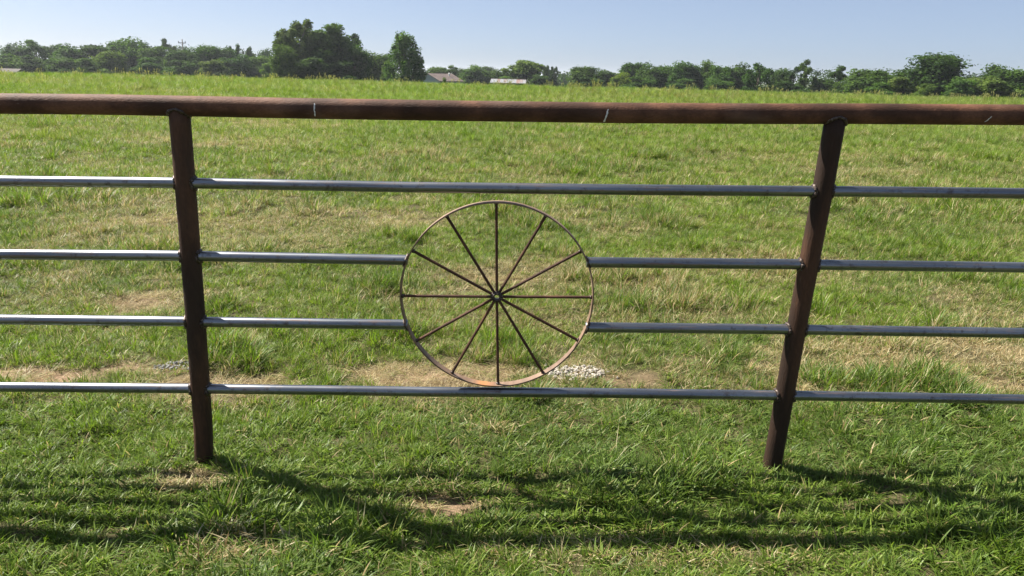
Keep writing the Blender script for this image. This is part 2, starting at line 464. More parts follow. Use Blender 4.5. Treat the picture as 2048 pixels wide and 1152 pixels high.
# wheel: flat bar hoop on edge, twelve bar spokes, short pipe hub
def wheel():
    n = 120; v = []; f = []; mk = []
    for k in range(n):
        a = 2 * math.pi * k / n
        g = math.exp(-((a - R(263.0)) / R(4.6)) ** 2)
        wob = 1 + .0035 * math.sin(2 * a + .7) + .002 * math.sin(3 * a)
        for rr, yy in ((WR, -WW / 2), (WR, WW / 2), (WR - WT, WW / 2), (WR - WT, -WW / 2)):
            v.append((math.cos(a) * rr * wob, yy, math.sin(a) * rr * wob)); mk.append(g)
    for k in range(n):
        b = 4 * k; c = 4 * ((k + 1) % n)
        for i in range(4):
            j = (i + 1) % 4; f.append((b + i, c + i, c + j, b + j))
    me = mesh('wheel', v, f, M['rim'], False, {'mark': mk}); me.validate()
    wo = obj('wheel', me, fence, fl(*WC)); tag(wo, 'rusty spoked wheel welded between the rails')
    mb = MB(); hl = .03
    rings = [(.0105, -hl / 2), (.0175, -hl / 2), (.0175, hl / 2), (.0105, hl / 2)]
    v = []; f = []
    for k in range(24):
        a = 2 * math.pi * k / 24
        for rr, yy in rings: v.append((math.cos(a) * rr, yy, math.sin(a) * rr))
    for k in range(24):
        b = 4 * k; c = 4 * ((k + 1) % 24)
        for i in range(4):
            j = (i + 1) % 4; f.append((b + i, c + i, c + j, b + j))
    mb.add(v, f); mb.build('hub', M['weld'], wo, True)
    r = random.Random(8); sp = None
    for k in range(12):
        a = R(30 * k + 1.5 + r.uniform(-.6, .6))
        c, s = math.cos(a), math.sin(a)
        mb = MB(); r0, r1, hw = .0165, WR - WT + .001, .0058
        yo = -.003 + r.uniform(-.002, .002)
        vs = []
        for q in np.linspace(r0, r1, 8):
            for k2 in range(8):
                b2 = 2 * math.pi * (k2 + .5) / 8
                vs.append((c * q - s * math.cos(b2) * hw, yo + math.sin(b2) * hw, s * q + c * math.cos(b2) * hw))
        fs = [(8 * i + k2, 8 * i + (k2 + 1) % 8, 8 * i + 8 + (k2 + 1) % 8, 8 * i + 8 + k2) for i in range(7) for k2 in range(8)]
        mb.add(vs, fs); mb.build('spoke', M['spoke'], wo)
        # weld lump where the spoke meets the hoop, and at the hub
        for rad_, sz in ((r1 - .003, .0085), (.0205, .0075)):
            mb = MB(); cx, cz = c * rad_, s * rad_
            mb.tube([(cx - c * sz * .9, yo - .001, cz - s * sz * .9), (cx - c * sz * .4, yo, cz - s * sz * .4), (cx + c * sz * .3, yo, cz + s * sz * .3)],
                    [hw * .9, sz * r.uniform(.85, 1.1), sz * .9], 9, True, None, .16, r)
            mb.build('weld_bead', M['weld'], wo, True)
    # beads where the four stub rails meet the hoop
    for row in (1, 2):
        for sx in (-1, 1):
            z = lin(ROWS[row], -.42 if sx < 0 else .3); h = z - WC[1]; dx = math.sqrt((WR + .002) ** 2 - h * h)
            path = []; rad = []
            for k in range(23):
                a = 2 * math.pi * k / 22
                zz = h + math.sin(a) * (RR + .001); xx = sx * math.sqrt((WR + .003) ** 2 - zz * zz)
                path.append((xx, math.cos(a) * (RR - .001), zz)); rad.append(.005 * r.uniform(.7, 1.25))
            path[-1] = path[0]; rad[-1] = rad[0]
            mb = MB(); mb.tube(path, rad, 7, False, None, .1, r); mb.build('weld_bead', M['weld'], wo, True)
    return wo
wheel()

# ------------------------------------------------------------------ stones, spilt concrete
def stone_patch(name, n, cx, cy, rx, ry, smin, smax, mat, seed):
    r = np.random.default_rng(seed); mb = MB()
    ico = [(0, 0, 1), (.89, 0, .45), (.28, .85, .45), (-.72, .53, .45), (-.72, -.53, .45), (.28, -.85, .45),
           (.72, .53, -.45), (-.28, .85, -.45), (-.89, 0, -.45), (-.28, -.85, -.45), (.72, -.53, -.45), (0, 0, -1)]
    fc = [(0, 1, 2), (0, 2, 3), (0, 3, 4), (0, 4, 5), (0, 5, 1), (1, 6, 2), (2, 7, 3), (3, 8, 4), (4, 9, 5), (5, 10, 1),
          (6, 7, 2), (7, 8, 3), (8, 9, 4), (9, 10, 5), (10, 6, 1), (6, 11, 7), (7, 11, 8), (8, 11, 9), (9, 11, 10), (10, 11, 6)]
    for k in range(n):
        a = r.random() * 6.283; q = math.sqrt(r.random()); x = cx + math.cos(a) * q * rx; y = cy + math.sin(a) * q * ry
        s = smin + (smax - smin) * r.random() ** 2.2; q = q * (1.0 if r.random() < .82 else r.uniform(1, 1.6)); x = cx + math.cos(a) * q * rx; y = cy + math.sin(a) * q * ry; sc = r.uniform(.6, 1.25, 3); sc[2] *= .7
        E = Matrix.Rotation(r.random() * 6.28, 3, 'Z') @ Matrix.Rotation(r.random() * 1.2, 3, 'X')
        z = float(gz(x, y)) + s * .25 + r.random() * .012 * max(0, 1 - q)
        vs = [E @ Vector((p[0] * s * sc[0] * r.uniform(.75, 1.2), p[1] * s * sc[1] * r.uniform(.75, 1.2), p[2] * s * sc[2])) + Vector((x, y, z)) for p in ico]
        mb.add(vs, fc)
    return mb.build(name, mat)
tag(stone_patch('gravel', 420, .355, 3.675, .17, .085,   .004, .0145, M['stone'], 2), 'small heap of white gravel in the grass under the wheel', 'gravel', kind='stuff')
tag(stone_patch('concrete_crumbs', 120, -1.86, 3.75, .15, .05, .006, .016, M['concrete'], 3), 'spilt grey concrete crumbs behind the left post', 'concrete', kind='stuff')

# ------------------------------------------------------------------ grass
def blades(rng, n, spread, l0, l1, w0, w1, lean0, lean1, curl, segs=3, twist=.0, pw=1.0):
    """one tuft: n tapering, bending blades as one triangle/quad mesh (numpy)"""
    V = []; F = []; T = []; A = []; Lf = []
    for k in range(n):
        a = rng.random() * 6.2832; q = math.sqrt(rng.random()) * spread
        x0, y0 = math.cos(a) * q, math.sin(a) * q
        L = l0 + (l1 - l0) * rng.random() ** pw; W = rng.uniform(w0, w1) * .5
        d = a + rng.normal() * 1.1; th = rng.uniform(lean0, lean1); cu = curl * rng.uniform(.3, 1.2)
        side = np.array([-math.sin(d + twist * rng.normal()), math.cos(d + twist * rng.normal()), 0.0])
        p = np.array([x0, y0, -.004]); b = len(V); st = L / segs; ti = rng.random(); lf = rng.random()
        for i in range(segs + 1):
            t = i / segs; ww = W * (1 - t ** 2.2) * (.75 + .6 * t if t < .5 else 1.05)
            if i == segs: V.append(p.copy()); T.append(ti); A.append(1.0); Lf.append(lf)
            else:
                V += [p - side * ww, p + side * ww]; T += [ti] * 2; A += [t] * 2; Lf += [lf] * 2
            tt = th + cu * t
            p = p + st * np.array([math.cos(d) * math.sin(tt), math.sin(d) * math.sin(tt), math.cos(tt)])
            if p[2] < .004: p[2] = .004 + .006 * rng.random()
        for i in range(segs - 1):
            F.append((b + 2 * i, b + 2 * i + 1, b + 2 * i + 3, b + 2 * i + 2))
        F.append((b + 2 * segs - 2, b + 2 * segs - 1, b + 2 * segs))
    return V, F, T, A, Lf
def tuft_object(name, parts, mat):
    V = []; F = []; T = []; A = []; L = []
    for (v, f, t, a, l) in parts:
        b = len(V); V += v; F += [tuple(i + b for i in q) for q in f]; T += t; A += a; L += l
    me = mesh(name, V, F, mat, False, {'tint': T, 'along': A, 'life': L})
    return bpy.data.objects.new(name, me)
def library(name, objs):
    c = bpy.data.collections.new(name)
    for o in objs: c.objects.link(o)
    return c
_ng = {}
def scatter(name, lib, pts, rot, scl, idx, dry, hue):
    n = len(pts); me = bpy.data.meshes.new(name)
    me.vertices.add(n); me.vertices.foreach_set('co', np.asarray(pts, np.float32).ravel())
    for an, typ, key, arr in (('rot', 'FLOAT_VECTOR', 'vector', rot), ('scl', 'FLOAT_VECTOR', 'vector', scl)):
        a = me.attributes.new(an, typ, 'POINT'); a.data.foreach_set(key, np.asarray(arr, np.float32).ravel())
    a = me.attributes.new('idx', 'INT', 'POINT'); a.data.foreach_set('value', np.asarray(idx, np.int32))
    for an, arr in (('dry', dry), ('hue', hue)):
        a = me.attributes.new(an, 'FLOAT', 'POINT'); a.data.foreach_set('value', np.asarray(arr, np.float32))
    me.update()
    g = bpy.data.node_groups.new(name + '_scatter', 'GeometryNodeTree')
    g.interface.new_socket('Geometry', in_out='INPUT', socket_type='NodeSocketGeometry')
    g.interface.new_socket('Geometry', in_out='OUTPUT', socket_type='NodeSocketGeometry')
    gi = g.nodes.new('NodeGroupInput'); go = g.nodes.new('NodeGroupOutput')
    ci = g.nodes.new('GeometryNodeCollectionInfo'); ci.inputs['Collection'].default_value = lib
    ci.inputs['Separate Children'].default_value = True; ci.inputs['Reset Children'].default_value = True
    ip = g.nodes.new('GeometryNodeInstanceOnPoints'); ip.inputs['Pick Instance'].default_value = True
    def na(nm, typ):
        q = g.nodes.new('GeometryNodeInputNamedAttribute'); q.data_type = typ; q.inputs['Name'].default_value = nm
        return [s for s in q.outputs if s.enabled and s.name == 'Attribute'][0]
    g.links.new(gi.outputs[0], ip.inputs['Points']); g.links.new(ci.outputs[0], ip.inputs['Instance'])
    g.links.new(na('idx', 'INT'), ip.inputs['Instance Index'])
    g.links.new(na('rot', 'FLOAT_VECTOR'), ip.inputs['Rotation']); g.links.new(na('scl', 'FLOAT_VECTOR'), ip.inputs['Scale'])
    g.links.new(ip.outputs[0], go.inputs[0])
    o = obj(name, me); md = o.modifiers.new('scatter', 'NODES'); md.node_group = g
    return o

gr = np.random.default_rng(21)
# source tufts, kept in a library collection that is not part of the scene
LAWN = []
for k in range(5):      # 0-4 fine lawn
    LAWN.append(tuft_object('tuft_%02d' % len(LAWN), [blades(gr, 34, .06, .035, .10, .0022, .0046, .15, 1.15, .9), blades(gr, 6, .07, .05, .12, .002, .004, 1.0, 1.5, .3)], M['blade']))
for k in range(4):      # 5-8 broad bladed
    LAWN.append(tuft_object('tuft_%02d' % len(LAWN), [blades(gr, 15, .045, .05, .125, .0055, .0095, .3, 1.25, .8, 4), blades(gr, 14, .06, .03, .08, .003, .005, .3, 1.2, .6)], M['blade']))
for k in range(3):      # 9-11 lying cut straw and flattened leaves
    LAWN.append(tuft_object('tuft_%02d' % len(LAWN), [blades(gr, 26, .09, .06, .17, .0018, .0036, 1.15, 1.62, .25)], M['blade']))
for k in range(3):      # 12-14 small leafy weeds: short wide leaflets held flat
    LAWN.append(tuft_object('tuft_%02d' % len(LAWN), [blades(gr, 26, .05, .018, .038, .008, .014, .5, 1.5, .7, 3), blades(gr, 8, .05, .04, .08, .003, .005, .2, .9, .6)], M['blade']))
for k in range(3):      # 15-17 upright taller tufts
    LAWN.append(tuft_object('tuft_%02d' % len(LAWN), [blades(gr, 30, .035, .08, .19, .003, .0055, .05, .7, .9, 4)], M['blade']))
lawn_lib = library('lawn_tufts', LAWN)

def field(y0, y1, dens, seed, margin):
    r = np.random.default_rng(seed)
    hw = .76 * y1 + margin; n = int(dens * (y1 - y0) * 2 * hw)
    x = r.uniform(-hw, hw, n); y = r.uniform(y0, y1, n)
    k = np.abs(x) < .76 * y + margin
    return x[k], y[k], r
def place(r, x, y, tilt=.15):
    n = len(x); rot = np.stack([r.normal(0, tilt, n), r.normal(0, tilt, n), r.uniform(0, 6.2832, n)], 1)
    return np.stack([x, y, gz(x, y)], 1), rot

def grow_lawn(name, y0, y1, dens, seed, size, margin):
    x, y, r = field(y0, y1, dens, seed, margin)
    bare = np.clip(blobs(BARE, x, y) + .55 * strip(x, y), 0, 1)
    keep = r.random(len(x)) > bare * .84
    x, y, bare = x[keep], y[keep], bare[keep]; n = len(x)
    post_gap = np.minimum(np.hypot(x + 1.291, y - FY), np.hypot(x - 1.121, y - FY))
    keep = post_gap > .045; x, y, bare = x[keep], y[keep], bare[keep]; n = len(x)
    behind = sstep(2.9, 3.5, y)
    patch = fbm(x, y, .8, 12); patch2 = fbm(x, y, .33, 14); big = fbm(x, y, 2.6, 16)
    dry = .015 + .035 * behind + (.05 + .12 * behind) * sstep(.50, .72, patch2) + behind * (.01 + .26 * sstep(.55, .73, patch)) + .8 * blobs(DRY, x, y) + .7 * strip(x, y) + .5 * bare
    dry = dry + .08 * sstep(.54, .72, big) * sstep(5, 8, y)
    dry = np.clip(dry + r.normal(0, .07, n) + behind * np.abs(r.normal(0, .075, n)), 0, 1)
    hue = np.clip(.35 * (1 - behind) + .75 * sstep(.42, .60, fbm(x, y, 1.1, 20)) + r.normal(0, .28, n), 0, 1)
    tall = sstep(.56, .74, fbm(x, y, .55, 23))
    u = r.random(n)
    idx = r.integers(0, 5, n)
    broad = np.where(y < 3.3, .42, .16)
    idx = np.where(u < broad, r.integers(5, 9, n), idx)
    idx = np.where((u > broad) & (u < broad + .10 + .45 * np.clip(dry - .2, 0, .8)), r.integers(9, 12, n), idx)
    idx = np.where((u > .74) & (y < 3.3), r.integers(12, 15, n), idx)
    idx = np.where((r.random(n) < (.01 + .05 * tall) * (y < 3.3) + (.08 + .34 * tall) * (y >= 3.3)) & (bare < .2) & (dry < .55), r.integers(15, 18, n), idx)
    s = size * r.uniform(.7, 1.25, n) * (1 - .45 * bare) * np.where(y < 3.3, 1.0, 1.0) * (.85 + .4 * tall) * (1 - .25 * np.clip(dry, 0, 1))
    pts, rot = place(r, x, y)
    scl = np.stack([s, s, s * (.62 + .5 * fbm(x, y, .4, 30))], 1)
    o = scatter(name, lawn_lib, pts, rot, scl, idx, dry, hue)
    return o
tag(grow_lawn('lawn_grass', 1.05, 3.3, 1050, 31, .76, 1.3), 'short mown green grass in front of the fence', 'grass', kind='stuff')
tag(grow_lawn('mown_grass', 3.3, 8.0, 680, 32, .82, 1.3), 'mown grass with dry straw patches behind the fence', 'grass', kind='stuff')
tag(grow_lawn('pasture_grass', 8.0, 22.0, 240, 33, 1.2, 2.0), 'pasture grass in the middle of the field', 'grass', kind='stuff')

# dead straw lying over the bare places
def grow_straw():
    x, y, r = field(1.6, 6.0, 700, 35, .8)
    b = np.clip(blobs(BARE, x, y) + .5 * strip(x, y) + .5 * blobs(DRY, x, y), 0, 1); k = r.random(len(x)) < b * .24
    x, y = x[k], y[k]; n = len(x); pts, rot = place(r, x, y); s = r.uniform(.45, .9, n)
    return scatter('dead_straw', lawn_lib, pts, rot, np.stack([s, s, s * .7], 1), r.integers(9, 12, n), np.clip(r.normal(.85, .2, n), .4, 1), r.random(n))
tag(grow_straw(), 'dead straw lying over the bare ground', 'straw', kind='stuff')

MEAD = []
for k in range(4):
    MEAD.append(tuft_object('clump_%02d' % len(MEAD), [blades(gr, 70, .22, .10, .32, .006, .012, .1, 1.0, .9)], M['meadow']))
for k in range(2):
    MEAD.append(tuft_object('clump_%02d' % len(MEAD), [blades(gr, 60, .14, .25, .50, .007, .013, .05, .6, .8, 4)], M['meadow']))
def seedhead(rng, n, spread):
    V = []; F = []; T = []; A = []; L = []
    for k in range(n):
        a = rng.random() * 6.28; q = math.sqrt(rng.random()) * spread; x, y = math.cos(a) * q, math.sin(a) * q
        h = rng.uniform(.38, .72); dx, dy = rng.normal(0, .09, 2); ti, lf = rng.random(), rng.random() * .7 + .3
        for (z0, z1, w, wa) in ((0, 1, .004, 0.0), (.78, 1.06, .020, 1.0)):
            for ang in (0, 1.57):
                c, s = math.cos(a + ang) * w, math.sin(a + ang) * w; b = len(V)
                p0 = np.array([x + dx * z0, y + dy * z0, h * z0]); p1 = np.array([x + dx * z1, y + dy * z1, h * z1]); pm = (p0 + p1) / 2
                if wa: V += [p0, pm + [c, s, 0], p1, pm - [c, s, 0]]
                else: V += [p0 - [c, s, 0], p0 + [c, s, 0], p1 + [c, s, 0], p1 - [c, s, 0]]
                F.append((b, b + 1, b + 2, b + 3)); T += [ti] * 4; A += [1.0] * 4; L += [lf] * 4
    return V, F, T, A, L
for k in range(3):
    MEAD.append(tuft_object('clump_%02d' % len(MEAD), [seedhead(gr, 14, .3)], M['seed']))
mead_lib = library('meadow_clumps', MEAD)
def grow_meadow(name, y0, y1, dens, seed, size, heads, margin=4):
    x, y, r = field(y0, y1, dens, seed, margin); n = len(x)
    dry = .03 + .16 * sstep(.5, .75, fbm(x, y, 3.0, 41)) + .12 * sstep(.5, .7, fbm(x, y, 9, 43)); dry = np.clip(dry + r.normal(0, .06, n), 0, 1)
    hue = np.clip(sstep(.35, .65, fbm(x, y, 5, 45)) + r.normal(0, .15, n), 0, 1)
    tall = sstep(.55, .72, fbm(x, y, 2.2, 47))
    idx = r.integers(0, 4, n); idx = np.where(r.random(n) < .12 + .5 * tall, r.integers(4, 6, n), idx)
    idx = np.where(r.random(n) < heads * sstep(24, 44, y), r.integers(6, 9, n), idx)
    s = size * r.uniform(.7, 1.25, n) * (.7 + .3 * sstep(12, 35, y)); pts, rot = place(r, x, y, .08)
    return scatter(name, mead_lib, pts, rot, np.stack([s, s, s * (.75 + .5 * fbm(x, y, 1.7, 49))], 1), idx, dry, hue)
tag(grow_meadow('meadow_grass', 15.0, 34.0, 19, 51, .66, .004), 'longer meadow grass in the upper field', 'grass', kind='stuff')
tag(grow_meadow('meadow_grass', 34.0, 66.0, 13, 52, .85, .008), 'tall seeding grass along the crest of the field', 'grass', kind='stuff')

# ------------------------------------------------------------------ trees
def crown_mesh(name, clumps, per, leaf, seed, up=.5):
    """leaf sprays spread through a set of clumps (x, y, z, rx, ry, rz); every quad is a leaf spray"""
    r = np.random.default_rng(seed); V = []; T = []
    cen = np.mean([c[:3] for c in clumps], 0)
    for c in clumps:
        n = int(per * r.uniform(.75, 1.25)); c = np.array(c, float)
        d = r.normal(size=(n, 3)); d /= np.linalg.norm(d, axis=1)[:, None]
        rad = r.random(n) ** .42
        p = c[:3] + d * rad[:, None] * c[3:6] * r.uniform(.8, 1.2, (n, 1)) * np.where(r.random((n, 1)) < .08, 1.25, 1.0)
        nn = r.normal(size=(n, 3)) * .75 + d * .7 + np.array([0, 0, up]); nn /= np.linalg.norm(nn, axis=1)[:, None]
        a = np.cross(nn, r.normal(size=(n, 3))); a /= np.linalg.norm(a, axis=1)[:, None]; b = np.cross(nn, a)
        L = leaf * r.uniform(.55, 1.35, n)[:, None]; W = L * r.uniform(.4, .75, (n, 1))
        q = np.stack([p - a * L * .5, p + b * W * .5 + a * L * .08, p + a * L * .5, p - b * W * .5 + a * L * .08], 1)
        V.append(q.reshape(-1, 3)); ct = r.uniform(-.26, .26)
        T.append(np.repeat(np.clip(.5 + ct + r.normal(0, .17, n), 0, 1), 4))
    V = np.concatenate(V); T = np.concatenate(T); F = np.arange(len(V)).reshape(-1, 4)
    return mesh(name, V, F, M['leaf'], False, {'tint': T})
def trunk_mesh(name, H, rad, tips, seed, fork=.3):
    r = random.Random(seed); mb = MB()
    mb.tube([(0, 0, -.3), (r.uniform(-.1, .1), 0, H * .2), (r.uniform(-.2, .2), r.uniform(-.2, .2), H * .45), (r.uniform(-.3, .3), r.uniform(-.3, .3), H * .78)],
            [rad * 1.25, rad, rad * .75, rad * .25], 8)
    for t in tips:
        z0 = H * r.uniform(fork, .6); tv = Vector(t); z0 = min(z0, t[2] * .8)
        mid = Vector((tv.x * .45, tv.y * .45, z0 + (tv.z - z0) * .6))
        mb.tube([(0, 0, z0), mid, tv], [rad * .45, rad * .28, rad * .08], 6)
    return mesh(name, mb.v, mb.f, M['bark'], True)

def clumps_for(kind, r):
    """crown clumps of one tree 10 m high and 6 m wide (before scaling)"""
    out = []
    def ell(n, c, rad, rc, lo=.45, flat=.8, zmin=-1.0, lob=.22):
        ph = r.uniform(0, 6.28, 4)
        for k in range(n):
            while True:
                d = r.normal(size=3); d /= np.linalg.norm(d)
                if d[2] > zmin: break
            a = math.atan2(d[1], d[0])
            m = 1 + lob * math.sin(3 * a + ph[0]) * .6 + lob * math.sin(5 * d[2] * 2 + 2 * a + ph[1]) * .7
            q = (lo + (1 - lo) * r.random() ** .6) * m
            s = rc * r.uniform(.65, 1.3)
            out.append((c[0] + d[0] * rad[0] * q, c[1] + d[1] * rad[1] * q, c[2] + d[2] * rad[2] * q, s, s, s * flat))
    if kind == 'round':
        ell(74, (0, 0, 5.0), (2.5, 2.5, 4.4), 1.1, .45, 1.0, -1.0, .14)
    elif kind == 'flat':
        for k in range(34):
            z = r.uniform(2, 9.2); ww = 2.7 * math.sqrt(max(.1, 1 - ((z - 6) / 4.2) ** 2)); a = r.uniform(0, 6.28); q = r.random() ** .5 * ww
            s = r.uniform(.8, 1.4); out.append((math.cos(a) * q, math.sin(a) * q, z, s * 1.2, s * 1.2, s * .5))
    elif kind == 'sparse':
        for k in range(20):
            a = r.uniform(0, 6.28); z = r.uniform(4.2, 9.6); q = r.uniform(.3, 2.5) * (1 if z < 8 else .55); s = r.uniform(.45, .95)
            out.append((math.cos(a) * q, math.sin(a) * q, z, s, s, s * .8))
        ell(16, (0, 0, 3.4), (2.0, 2.0, 1.8), .8)
    elif kind == 'tall':
        for col in range(5):
            a = col * 1.256 + r.uniform(-.4, .4); q = r.uniform(.7, 1.9); top = r.uniform(8.0, 9.7) if col else 9.7
            for k in range(11):
                z = 1.6 + (top - 1.6) * (k / 10); s = (.95 if z < top - 1.5 else .62) * r.uniform(.75, 1.25); e = .55 + .45 * z / 10
                out.append((math.cos(a) * q * e + r.normal(0, .3), math.sin(a) * q * e + r.normal(0, .3), z, s, s, s * 1.05))
        ell(12, (0, 0, 4), (2.4, 2.4, 2.6), .9)
    elif kind == 'weeping':
        for k in range(95):
            z = r.uniform(.8, 9.7); prof = np.interp(z, [0, 1.5, 4, 6.5, 8, 9.7], [2.3, 2.7, 2.6, 2.0, 1.7, 1.0]); a = r.uniform(0, 6.28); q = prof * r.random() ** .45
            s = r.uniform(.35, .62); out.append((math.cos(a) * q, math.sin(a) * q, z - .3, s, s, s * 2.1))
    elif kind == 'fan':
        for k in range(30):
            a = r.uniform(0, 6.28); t = r.random(); z = 5.4 + 4.0 * math.sqrt(1 - (t * .92) ** 2) * r.uniform(.75, 1.0); q = 3.0 * t
            s = r.uniform(.45, .8); out.append((math.cos(a) * q, math.sin(a) * q, z, s, s, s))
        ell(60, (0, 0, 4.8), (2.7, 2.7, 3.6), .8, .45, 1.0)
    elif kind == 'dome':
        ell(80, (0, 0, 3.6), (2.65, 2.65, 5.9), .72, .62, .85, -.55, .05)
    elif kind == 'shrub':
        ell(40, (0, 0, 2.6), (2.6, 2.6, 6.4), .95, .45, .9, -.25, .28)
    # settle the outline to 10 m by 6 m
    arr = np.array(out); top = (arr[:, 2] + arr[:, 5]).max(); wid = np.abs(arr[:, 0] + np.sign(arr[:, 0]) * arr[:, 3]).max()
    arr[:, 2] *= 10 / top; arr[:, :2] *= 3.0 / wid
    return [tuple(c) for c in arr]
ARCH = {}
LEAVES = {'round': (250, .38), 'flat': (400, .38), 'sparse': (240, .34), 'tall': (250, .37), 'weeping': (150, .33), 'fan': (150, .36), 'dome': (140, .35), 'shrub': (310, .38)}
COUNT = {'round': 5, 'flat': 2, 'sparse': 3, 'tall': 4, 'weeping': 1, 'fan': 1, 'dome': 1, 'shrub': 4}
for kind, cnt in COUNT.items():
    ARCH[kind] = []
    for k in range(cnt):
        sd_ = 100 * (1 + list(COUNT).index(kind)) + k; r = np.random.default_rng(sd_); cl = clumps_for(kind, r)
        per, lf = LEAVES[kind]
        tips = [c[:3] for c in sorted(cl, key=lambda c: -c[2])[::4]][:9]
        ARCH[kind].append((trunk_mesh(kind + '_trunk', 10, .22 if kind != 'shrub' else .12, tips, sd_, .3 if kind != 'shrub' else .05),
                           crown_mesh(kind + '_crown', cl, per, lf, sd_)))
DK, MD, YG, BL, LT = (.038, .074, .019), (.054, .100, .022), (.095, .138, .022), (.041, .074, .028), (.074, .118, .029)
WOOD = 'trees of the wood on the left'; CLUMP = 'tall clump left of the barn'; MID = 'trees behind the barn and the tin roof'; ROW = 'row of trees right of the tin roof'; RGT = 'trees at the right edge'
